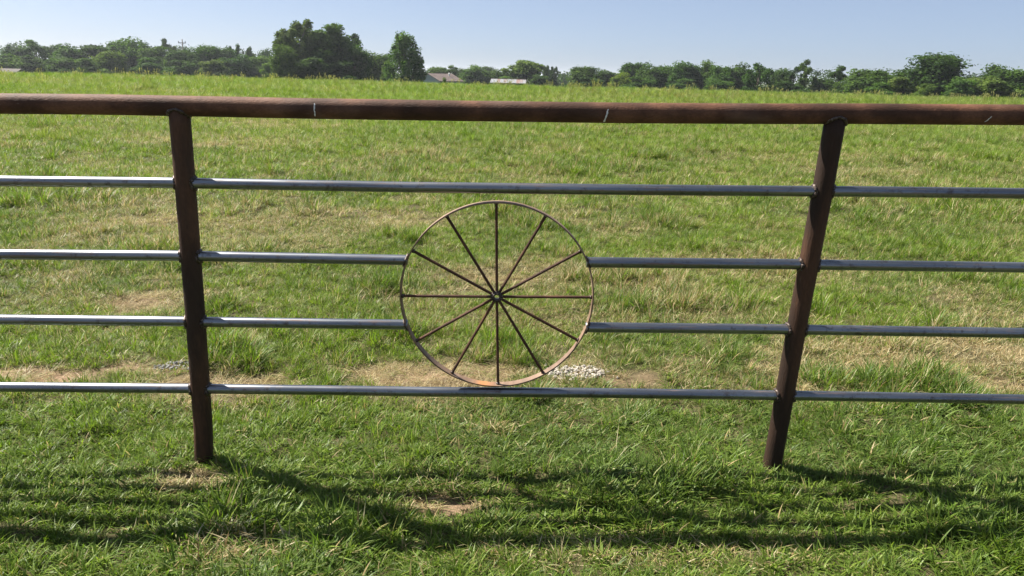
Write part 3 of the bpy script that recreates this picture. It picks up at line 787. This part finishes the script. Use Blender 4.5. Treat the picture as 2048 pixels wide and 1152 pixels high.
TREES = [
    ('round', -145.0, 215, 10.1, 3.9, BL, WOOD, 'small dark round treetop nearest the left edge of the picture'),
    ('round', -134.9, 205, 9.1, 7.0, DK, WOOD, 'low dark treetop between the leftmost treetop and a spiky one'),
    ('sparse', -125.6, 196, 10.6, 6.6, MD, WOOD, 'thin spiky-topped tree near the left end of the wood'),
    ('flat', -126.6, 205, 9.8, 7.0, BL, WOOD, 'flat-topped dark tree just right of the spiky-topped tree'),
    ('round', -118.2, 200, 10.1, 9.4, MD, WOOD, 'broad green tree in the middle of the left half of the wood'),
    ('flat', -112.4, 200, 9.9, 8.6, DK, WOOD, 'wide level-topped tree just left of the yellow-green one'),
    ('round', -96.7, 178, 8.2, 6.2, YG, WOOD, 'yellow-green tree standing out in front of the left wood'),
    ('round', -103.7, 200, 12.2, 8.6, MD, WOOD, 'tallest rounded tree of the left wood, above the yellow-green one'),
    ('round', -102.4, 206, 11.4, 6.3, BL, WOOD, 'dark dome-shaped top right beside the tallest tree of the left wood'),
    ('flat', -94.3, 196, 9.9, 6.6, MD, WOOD, 'layered tree between the dark dome top and the thin crown by the pole'),
    ('sparse', -96.8, 208, 12.2, 5.0, BL, WOOD, 'open see-through crown rising just left of the utility pole'),
    ('round', -86.0, 190, 9.1, 6.4, DK, WOOD, 'dark tree directly behind the foot of the utility pole'),
    ('round', -85.4, 198, 9.9, 7.6, MD, WOOD, 'green tree directly right of the utility pole'),
    ('round', -80.8, 196, 10.5, 6.6, MD, WOOD, 'second tree to the right of the utility pole'),
    ('round', -78.6, 200, 10.5, 7.0, DK, WOOD, 'third tree to the right of the utility pole'),
    ('tall', -80.6, 214, 11.5, 4.4, BL, WOOD, 'leftmost of three bluish pointed tops before the tall clump'),
    ('tall', -76.8, 216, 11.0, 3.8, BL, WOOD, 'middle of three bluish pointed tops before the tall clump'),
    ('round', -72.4, 216, 10.7, 4.8, BL, WOOD, 'rightmost of three bluish tops, touching the tall clump'),
    ('round', -64.1, 186, 8.1, 7.2, MD, WOOD, 'lower green tree in front of the rightmost bluish tops'),
    ('round', -68.2, 182, 8.2, 7.6, DK, WOOD, 'lower dark tree in front of the leftmost bluish pointed top'),
    ('shrub', -107.1, 176, 6.4, 7.8, MD, WOOD, 'bushy green growth at the foot of the broad left tree'),
    ('shrub', -116.6, 180, 6.7, 8.0, DK, WOOD, 'dark bushy growth under the spiky-topped tree'),
    ('shrub', -99.5, 172, 6.3, 7.4, LT, WOOD, 'pale green thicket just left below the yellow-green tree'),
    ('shrub', -86.9, 178, 6.9, 9.0, DK, WOOD, 'dark thicket left of the foot of the utility pole'),
    ('shrub', -69.7, 172, 6.8, 7.6, LT, WOOD, 'light green thicket halfway between the pole and the tall clump'),
    ('shrub', -126.7, 186, 6.9, 8.2, MD, WOOD, 'green thicket above the low brown roof at the left edge'),
    ('shrub', -77.5, 174, 6.5, 7.6, MD, WOOD, 'green thicket just right of the foot of the utility pole'),
    ('shrub', -53.2, 160, 6.3, 4.4, LT, WOOD, 'light bush at the left foot of the tall clump'),
    ('tall', -40.2, 136, 13.3, 8.2, LT, CLUMP, 'tall pale-leaved tree at the left end of the tall clump'),
    ('tall', -36.0, 138, 13.2, 10.6, MD, CLUMP, 'broadest and bulkiest tree in the middle of the tall clump'),
    ('round', -39.9, 128, 8.8, 4.8, LT, CLUMP, 'shorter tree in front of the left end of the tall clump'),
    ('tall', -32.8, 141, 12.3, 8.2, DK, CLUMP, 'dark tall tree right of the middle of the tall clump'),
    ('round', -30.2, 139, 10.4, 6.2, DK, CLUMP, 'dark rounded tree at the sloping right side of the tall clump'),
    ('round', -29.7, 150, 9.2, 6.8, MD, CLUMP, 'green tree filling the dip between tall clump and drooping tree'),
    ('round', -27.4, 152, 8.7, 5.4, MD, CLUMP, 'rounded tree just left of the drooping tree'),
    ('weeping', -18.9, 126, 10.9, 7.4, MD, None, 'tall narrow tree with drooping branches left of the barn'),
    ('shrub', -22.4, 130, 6.5, 3.4, LT, CLUMP, 'bright bush at the left foot of the drooping tree'),
    ('shrub', -36.1, 131, 6.7, 9.4, DK, CLUMP, 'dark undergrowth below the bulkiest tree of the tall clump'),
    ('shrub', -30.7, 134, 6.5, 8.0, DK, CLUMP, 'dark undergrowth below the right side of the tall clump'),
    ('round', -28.7, 230, 6.1, 5.0, BL, MID, 'small dark tree peeping over the left slope of the barn roof'),
    ('round', -24.0, 226, 7.0, 6.2, LT, MID, 'light green tree directly above the barn ridge'),
    ('sparse', -19.7, 222, 7.4, 6.0, MD, MID, 'feathery tree behind the right end of the barn roof'),
    ('round', -16.9, 236, 6.8, 7.0, BL, MID, 'dark low tree just right of the barn'),
    ('round', -12.3, 216, 7.6, 7.4, MD, MID, 'full green tree midway between barn and tin roof'),
    ('round', -12.1, 300, 8.2, 7.0, BL, MID, 'far bluish treetop just left of the tin roof'),
    ('round', -4.7, 218, 6.6, 6.6, MD, MID, 'low tree right above the left end of the tin roof'),
    ('fan', 1.8, 190, 8.7, 9.2, LT, MID, 'light green fan-shaped tree behind the right end of the tin roof'),
    ('tall', 7.8, 212, 7.9, 3.4, BL, MID, 'left one of two slim treetops right of the fan-shaped tree'),
    ('tall', 10.1, 216, 7.7, 3.4, BL, MID, 'right one of two slim treetops right of the fan-shaped tree'),
    ('shrub', -2.5, 185, 4.7, 7.0, MD, MID, 'green bush showing just above the tin roof'),
    ('shrub', 5.4, 182, 5.4, 5.6, DK, MID, 'dark bush under the right side of the fan-shaped tree'),
    ('round', 16.1, 178, 7.5, 8.0, MD, ROW, 'rounded tree at the left end of the right-hand row'),
    ('round', 20.8, 176, 6.7, 6.6, DK, ROW, 'low dark tree second from the left end of the right-hand row'),
    ('round', 23.5, 168, 6.4, 4.6, YG, ROW, 'small yellow-green tree in the right-hand row'),
    ('round', 26.8, 176, 8.8, 7.0, DK, ROW, 'tall dark tree right behind the small yellow-green one'),
    ('round', 30.3, 172, 8.3, 6.6, MD, ROW, 'first of two even green crowns right of the small yellow-green tree'),
    ('round', 34.3, 174, 8.2, 6.2, MD, ROW, 'second of two even green crowns right of the small yellow-green tree'),
    ('round', 36.9, 166, 9.0, 6.6, DK, ROW, 'tall dark crown left of the highest knob in the right-hand row'),
    ('round', 42.3, 168, 9.4, 4.8, MD, ROW, 'highest rounded knob of the right-hand row'),
    ('round', 43.7, 160, 8.1, 5.2, MD, ROW, 'lower crown in the dip right of the highest knob of the row'),
    ('round', 47.5, 162, 8.9, 6.4, DK, ROW, 'tall crown showing behind the left of the round dome tree'),
    ('dome', 43.0, 134, 8.0, 6.4, DK, None, 'dense dark dome-shaped tree standing forward in the right-hand row'),
    ('round', 56.3, 160, 7.7, 4.4, DK, ROW, 'dark crown just right of the dome-shaped tree'),
    ('sparse', 57.8, 158, 8.2, 4.0, BL, ROW, 'thin crown second to the right of the dome-shaped tree'),
    ('sparse', 57.1, 150, 9.4, 4.6, MD, ROW, 'ragged thin tree with a side branch right of the dome tree'),
    ('round', 61.2, 150, 6.3, 6.2, DK, ROW, 'low dark crown right of the ragged thin tree'),
    ('sparse', 62.5, 146, 8.4, 4.8, DK, ROW, 'pointed open tree midway between ragged thin tree and largest right tree'),
    ('round', 62.3, 140, 6.7, 5.2, MD, ROW, 'low green crown right of the pointed open tree'),
    ('round', 60.5, 128, 7.3, 6.8, MD, RGT, 'broad low tree second to the left of the largest right-hand tree'),
    ('round', 62.7, 126, 7.1, 6.2, MD, RGT, 'broad low tree directly left of the largest right-hand tree'),
    ('round', 67.4, 122, 9.8, 9.8, DK, None, 'largest spreading tree at the right with gaps in its crown'),
    ('shrub', 57.9, 112, 5.1, 5.0, LT, RGT, 'light bush at the left foot of the largest right-hand tree'),
    ('shrub', 54.7, 100, 3.5, 2.8, LT, RGT, 'small pale round bush right below the largest right-hand tree'),
    ('shrub', 54.3, 112, 4.3, 5.2, MD, RGT, 'green hedge growth below the two broad low trees at the right'),
    ('shrub', 66.1, 112, 5.4, 4.8, MD, RGT, 'green bush at the right foot of the largest right-hand tree'),
    ('round', 70.0, 114, 5.8, 5.4, LT, RGT, 'low light tree in the dip right of the largest right-hand tree'),
    ('round', 74.7, 118, 8.1, 6.2, DK, RGT, 'dark topped tree second from the right edge'),
    ('round', 76.9, 116, 7.2, 5.4, MD, RGT, 'tree cut by the right edge of the picture'),
    ('shrub', 67.3, 104, 4.5, 5.6, LT, RGT, 'bright bush near the right edge below the dark topped tree'),
    ('shrub', 26.1, 160, 5.3, 7.6, MD, ROW, 'green thicket below the small yellow-green tree'),
    ('shrub', 33.9, 152, 5.3, 7.4, DK, ROW, 'dark thicket left of the highest knob of the right-hand row'),
    ('shrub', 39.9, 148, 5.3, 6.8, MD, ROW, 'green thicket left of the foot of the dome-shaped tree'),
    ('shrub', 50.9, 138, 5.1, 6.4, DK, ROW, 'dark thicket right of the foot of the dome-shaped tree'),
    ('shrub', 16.0, 166, 5.0, 7.4, DK, ROW, 'dark thicket at the left end of the right-hand row'),
    ('shrub', -14.7, 150, 4.2, 2.1, LT, None, 'small light bush in front of the barn roof'),
]
tr_ = random.Random(77); use = {k: 0 for k in ARCH}
for (kind, x, y, h, wd, colr, grp, label) in TREES:
    tm, cm = ARCH[kind][use[kind] % len(ARCH[kind])]; use[kind] += 1
    nm = 'shrub' if kind == 'shrub' else 'tree'
    root = empty(nm, (x, y, float(gz(x, y)) - .1)); tag(root, label, 'bush' if nm == 'shrub' else 'tree', grp)
    root.rotation_euler[2] = tr_.uniform(0, 6.28); wd *= 1.3 if grp in (WOOD, MID, ROW, RGT) and kind not in ('sparse', 'tall') else 1.1; root.scale = (wd / 6, wd / 6, h / 10)
    t = obj('trunk', tm, root); c = obj('crown', cm, root)
    q = tr_.uniform(.85, 1.15); c.color = (colr[0] * q * tr_.uniform(.92, 1.08), colr[1] * q, colr[2] * q, 1)

# far wood closing the horizon
def far_wood():
    r = np.random.default_rng(9); cl = []
    for k in range(430):
        x = r.uniform(-420, 400); y = r.uniform(262, 330)
        ztop = np.interp(x, [-420, -110, -60, -30, 20, 60, 120, 400], [9.0, 9.0, 6.6, 3.6, 3.6, 5.0, 7.5, 8.0]) + (fbm(x, 0, 24, 3) - .5) * 4 + r.uniform(-1, .6); ztop = max(ztop, 3.3 + r.uniform(-.4, .6))
        s = r.uniform(2.0, 3.6)
        for zz in np.arange(ztop - s, -4, -s * 1.3): cl.append((x + r.normal(0, 1), y, zz, s, s, s * .9))
    me = crown_mesh('distant_wood', cl, 62, .95, 9)
    o = obj('distant_wood', me); o.color = (.034, .062, .025, 1)
    return tag(o, 'low far wood along the horizon behind the nearer trees', 'wood', kind='stuff')
far_wood()

# ------------------------------------------------------------------ barn, shed, house, pole
M['barnwall'] = mat_plain('blue_grey_siding', (.17, .21, .26), (.24, .285, .335), 3, .7, 0, (6, 6, .4))
M['barnroof'] = mat_plain('rusted_roof_metal', (.085, .060, .050), (.155, .118, .102), 2.2, .6, .1, (1, .25, 1))
M['trim'] = mat_plain('dark_trim', (.05, .05, .055), (.09, .09, .09), 4)
def mat_tin():
    m, nt, b = new_mat('galvanised_tin')
    oi = N(nt, 'ShaderNodeObjectInfo'); n = noise(nt, 2.2, 4, .6, objvec(nt, (1, .3, 1)))
    g = ramp(nt, n, [(.3, (.20, .21, .225)), (.7, (.32, .325, .33))])
    rr = ramp(nt, math_n(nt, 'MULTIPLY', oi.outputs['Random'], math_n(nt, 'ADD', n, .5)), [(.55, (0, 0, 0)), (.8, (1, 1, 1))])
    nt.links.new(mix(nt, math_n(nt, 'MULTIPLY', rr, .8), g, (.24, .135, .095)), b.inputs['Base Color'])
    b.inputs['Metallic'].default_value = .35; b.inputs['Roughness'].default_value = .5; return m
M['tin'] = mat_tin()
M['brownroof'] = mat_plain('brown_shingles', (.05, .042, .038), (.085, .07, .062), 5)
M['housewall'] = mat_plain('tan_wall', (.22, .18, .15), (.30, .26, .22), 3)
M['pole'] = mat_plain('weathered_pole', (.12, .105, .09), (.24, .215, .19), 5, .9, 0, (1, 1, .1))

def gable_house(root, W, L, eave, rise, wallm, roofm, over=.35, rib=.0):
    """gable end faces local -Y; ridge runs along local Y"""
    mb = MB(); h = W / 2
    mb.add([(-h, 0, -.4), (h, 0, -.4), (h, L, -.4), (-h, L, -.4), (-h, 0, eave), (h, 0, eave), (h, L, eave), (-h, L, eave), (0, 0, eave + rise), (0, L, eave + rise)],
           [(0, 1, 5, 8, 4), (2, 3, 7, 9, 6), (1, 2, 6, 5), (3, 0, 4, 7), (0, 3, 2, 1)])
    mb.build('wall', wallm, root)
    sl = math.hypot(h, rise); k = (h + over) / h
    for s in (-1, 1):
        mb = MB(); th = .10; y0, y1 = -over, L + over
        e = (s * h * k, eave + rise - rise * k + .04); t = (0, eave + rise + .04)
        mb.add([(e[0], y0, e[1]), (t[0], y0, t[1]), (t[0], y1, t[1]), (e[0], y1, e[1]),
                (e[0], y0, e[1] + th), (t[0], y0, t[1] + th), (t[0], y1, t[1] + th), (e[0], y1, e[1] + th)],
               [(0, 1, 2, 3), (7, 6, 5, 4), (0, 4, 5, 1), (2, 6, 7, 3), (1, 5, 6, 2), (0, 3, 7, 4)])
        if rib:
            yy = y0 + .1
            while yy < y1 - .05:
                mb.add([(e[0], yy, e[1] + th), (t[0], yy, t[1] + th), (t[0], yy + .07, t[1] + th), (e[0], yy + .07, e[1] + th),
                        (e[0], yy + .02, e[1] + th + .05), (t[0], yy + .02, t[1] + th + .05), (t[0], yy + .05, t[1] + th + .05), (e[0], yy + .05, e[1] + th + .05)],
                       [(7, 6, 5, 4), (0, 4, 5, 1), (2, 6, 7, 3), (0, 3, 7, 4), (1, 5, 6, 2)])
                yy += rib
        mb.build('roof_slope', roofm, root)
barn = empty('barn', (-19.6, 165, -3.35)); barn.rotation_euler[2] = R(-36)
tag(barn, 'old barn with blue-grey gable and rust-brown metal roof beyond the crest', 'barn')
gable_house(barn, 6.6, 7.6, 3.32, 1.42, M['barnwall'], M['barnroof'], .3, .8)
mb = MB(); mb.tube([(1.1, 5.6, 4.2), (1.1, 5.6, 4.95)], [.16, .16], 10); mb.tube([(1.1, 5.6, 4.95), (1.1, 5.6, 5.1)], [.26, .05], 10); mb.build('roof_vent', M['chalk'], barn)
for s in (-1, 1):
    mb = MB(); mb.add([(0, -.34, 4.76), (0, -.30, 4.76), (0, -.30, 4.90), (0, -.34, 4.90), (s * 3.6, -.34, 3.21), (s * 3.6, -.30, 3.21), (s * 3.6, -.30, 3.35), (s * 3.6, -.34, 3.35)],
                      [(0, 1, 2, 3), (4, 7, 6, 5), (0, 4, 5, 1), (1, 5, 6, 2), (2, 6, 7, 3), (3, 7, 4, 0)]); mb.build('barge_board', M['trim'], barn)
mb = MB(); mb.box((0, -.03, 1.2), (2.6, .05, 2.4)); dr = mb.build('door', M['trim'], barn)

shed = empty('tin_shed', (-1.75, 139.6, -3.0)); shed.rotation_euler[2] = R(-1.5)
tag(shed, 'low shed with streaked grey tin roof showing over the crest', 'shed')
mb = MB(); mb.box((0, 3.4, 1.4), (6.0, 6.0, 3.2)); mb.build('wall', M['trim'], shed)
n = 11; wS = 6.7 / n
shp = [(0, 0), (.12, 0), (.18, .05), (.26, .05), (.32, 0), (.5, 0), (.62, 0), (.68, .05), (.76, .05), (.82, 0), (1.0, 0)]
v = []; f = []
for (u, hh) in shp:
    for (yy, zz) in ((0, 3.17), (3.4, 3.86)):
        v += [(u * wS * .995, yy, zz + hh), (u * wS * .995, yy, zz + hh - .02)]
for i in range(len(shp) - 1):
    b = 4 * i; f += [(b, b + 4, b + 6, b + 2), (b + 1, b + 3, b + 7, b + 5), (b, b + 1, b + 5, b + 4), (b + 2, b + 6, b + 7, b + 3)]
f += [(0, 2, 3, 1), (len(v) - 4, len(v) - 3, len(v) - 1, len(v) - 2)]
sheet = mesh('roof_sheet', v, f, M['tin'])
for s in (0, 1):
    for k in range(n):
        o = obj('roof_sheet', sheet, shed)
        if s == 0: o.location = (-3.35 + k * wS, 0, (k % 2) * .012)
        else: o.location = (-3.35 + (k + 1) * wS, 6.8, (k % 2) * .012); o.rotation_euler[2] = math.pi
mb = MB(); mb.box((0, 3.4, 3.93), (6.75, .3, .05)); mb.build('ridge_cap', M['tin'], shed)

house = empty('farmhouse', (-100.4, 151.0, -3.65)); house.rotation_euler[2] = R(90)
tag(house, 'low brown roof of a house cut by the left edge', 'house')
gable_house(house, 7.0, 12.0, 2.5, 1.35, M['housewall'], M['brownroof'], .4)

pole = empty('utility_pole', (-86.9, 196, -3.05)); tag(pole, 'wooden utility pole with one crossarm in front of the left wood', 'utility pole')
mb = MB(); mb.tube([(0, 0, -.5), (0, 0, 5), (-.03, 0, 11.4)], [.19, .165, .13], 10); mb.build('shaft', M['pole'], pole, True)
mb = MB(); mb.box((-.03, -.16, 10.5), (2.0, .14, .16)); arm = mb.build('crossarm', M['pole'], pole)
for x in (-.92, .82):
    mb = MB(); mb.tube([(x, -.16, 10.57), (x, -.16, 10.7), (x, -.16, 10.85), (x, -.16, 10.95)], [.05, .11, .11, .04], 8); mb.build('insulator', M['trim'], arm)
for s in (-1, 1):
    mb = MB(); mb.tube([(-.03, -.15, 9.95), (-.03 + s * .6, -.2, 10.44)], .03, 6); mb.build('brace', M['trim'], pole)

# ------------------------------------------------------------------ summer haze
mb = MB(); mb.box((0, 3000, 8.0), (13000, 13000, 28.0))
hz = bpy.data.materials.new('haze_air'); hz.use_nodes = True; hn = hz.node_tree; hn.nodes.remove(hn.nodes['Principled BSDF'])
pv = hn.nodes.new('ShaderNodeVolumePrincipled'); pv.inputs['Color'].default_value = (.86, .92, 1, 1); pv.inputs['Density'].default_value = .0002
pv.inputs['Anisotropy'].default_value = .3
hn.links.new(pv.outputs[0], hn.nodes['Material Output'].inputs['Volume'])
tag(mb.build('haze', hz), 'thin summer haze over the field', 'haze', kind='stuff')
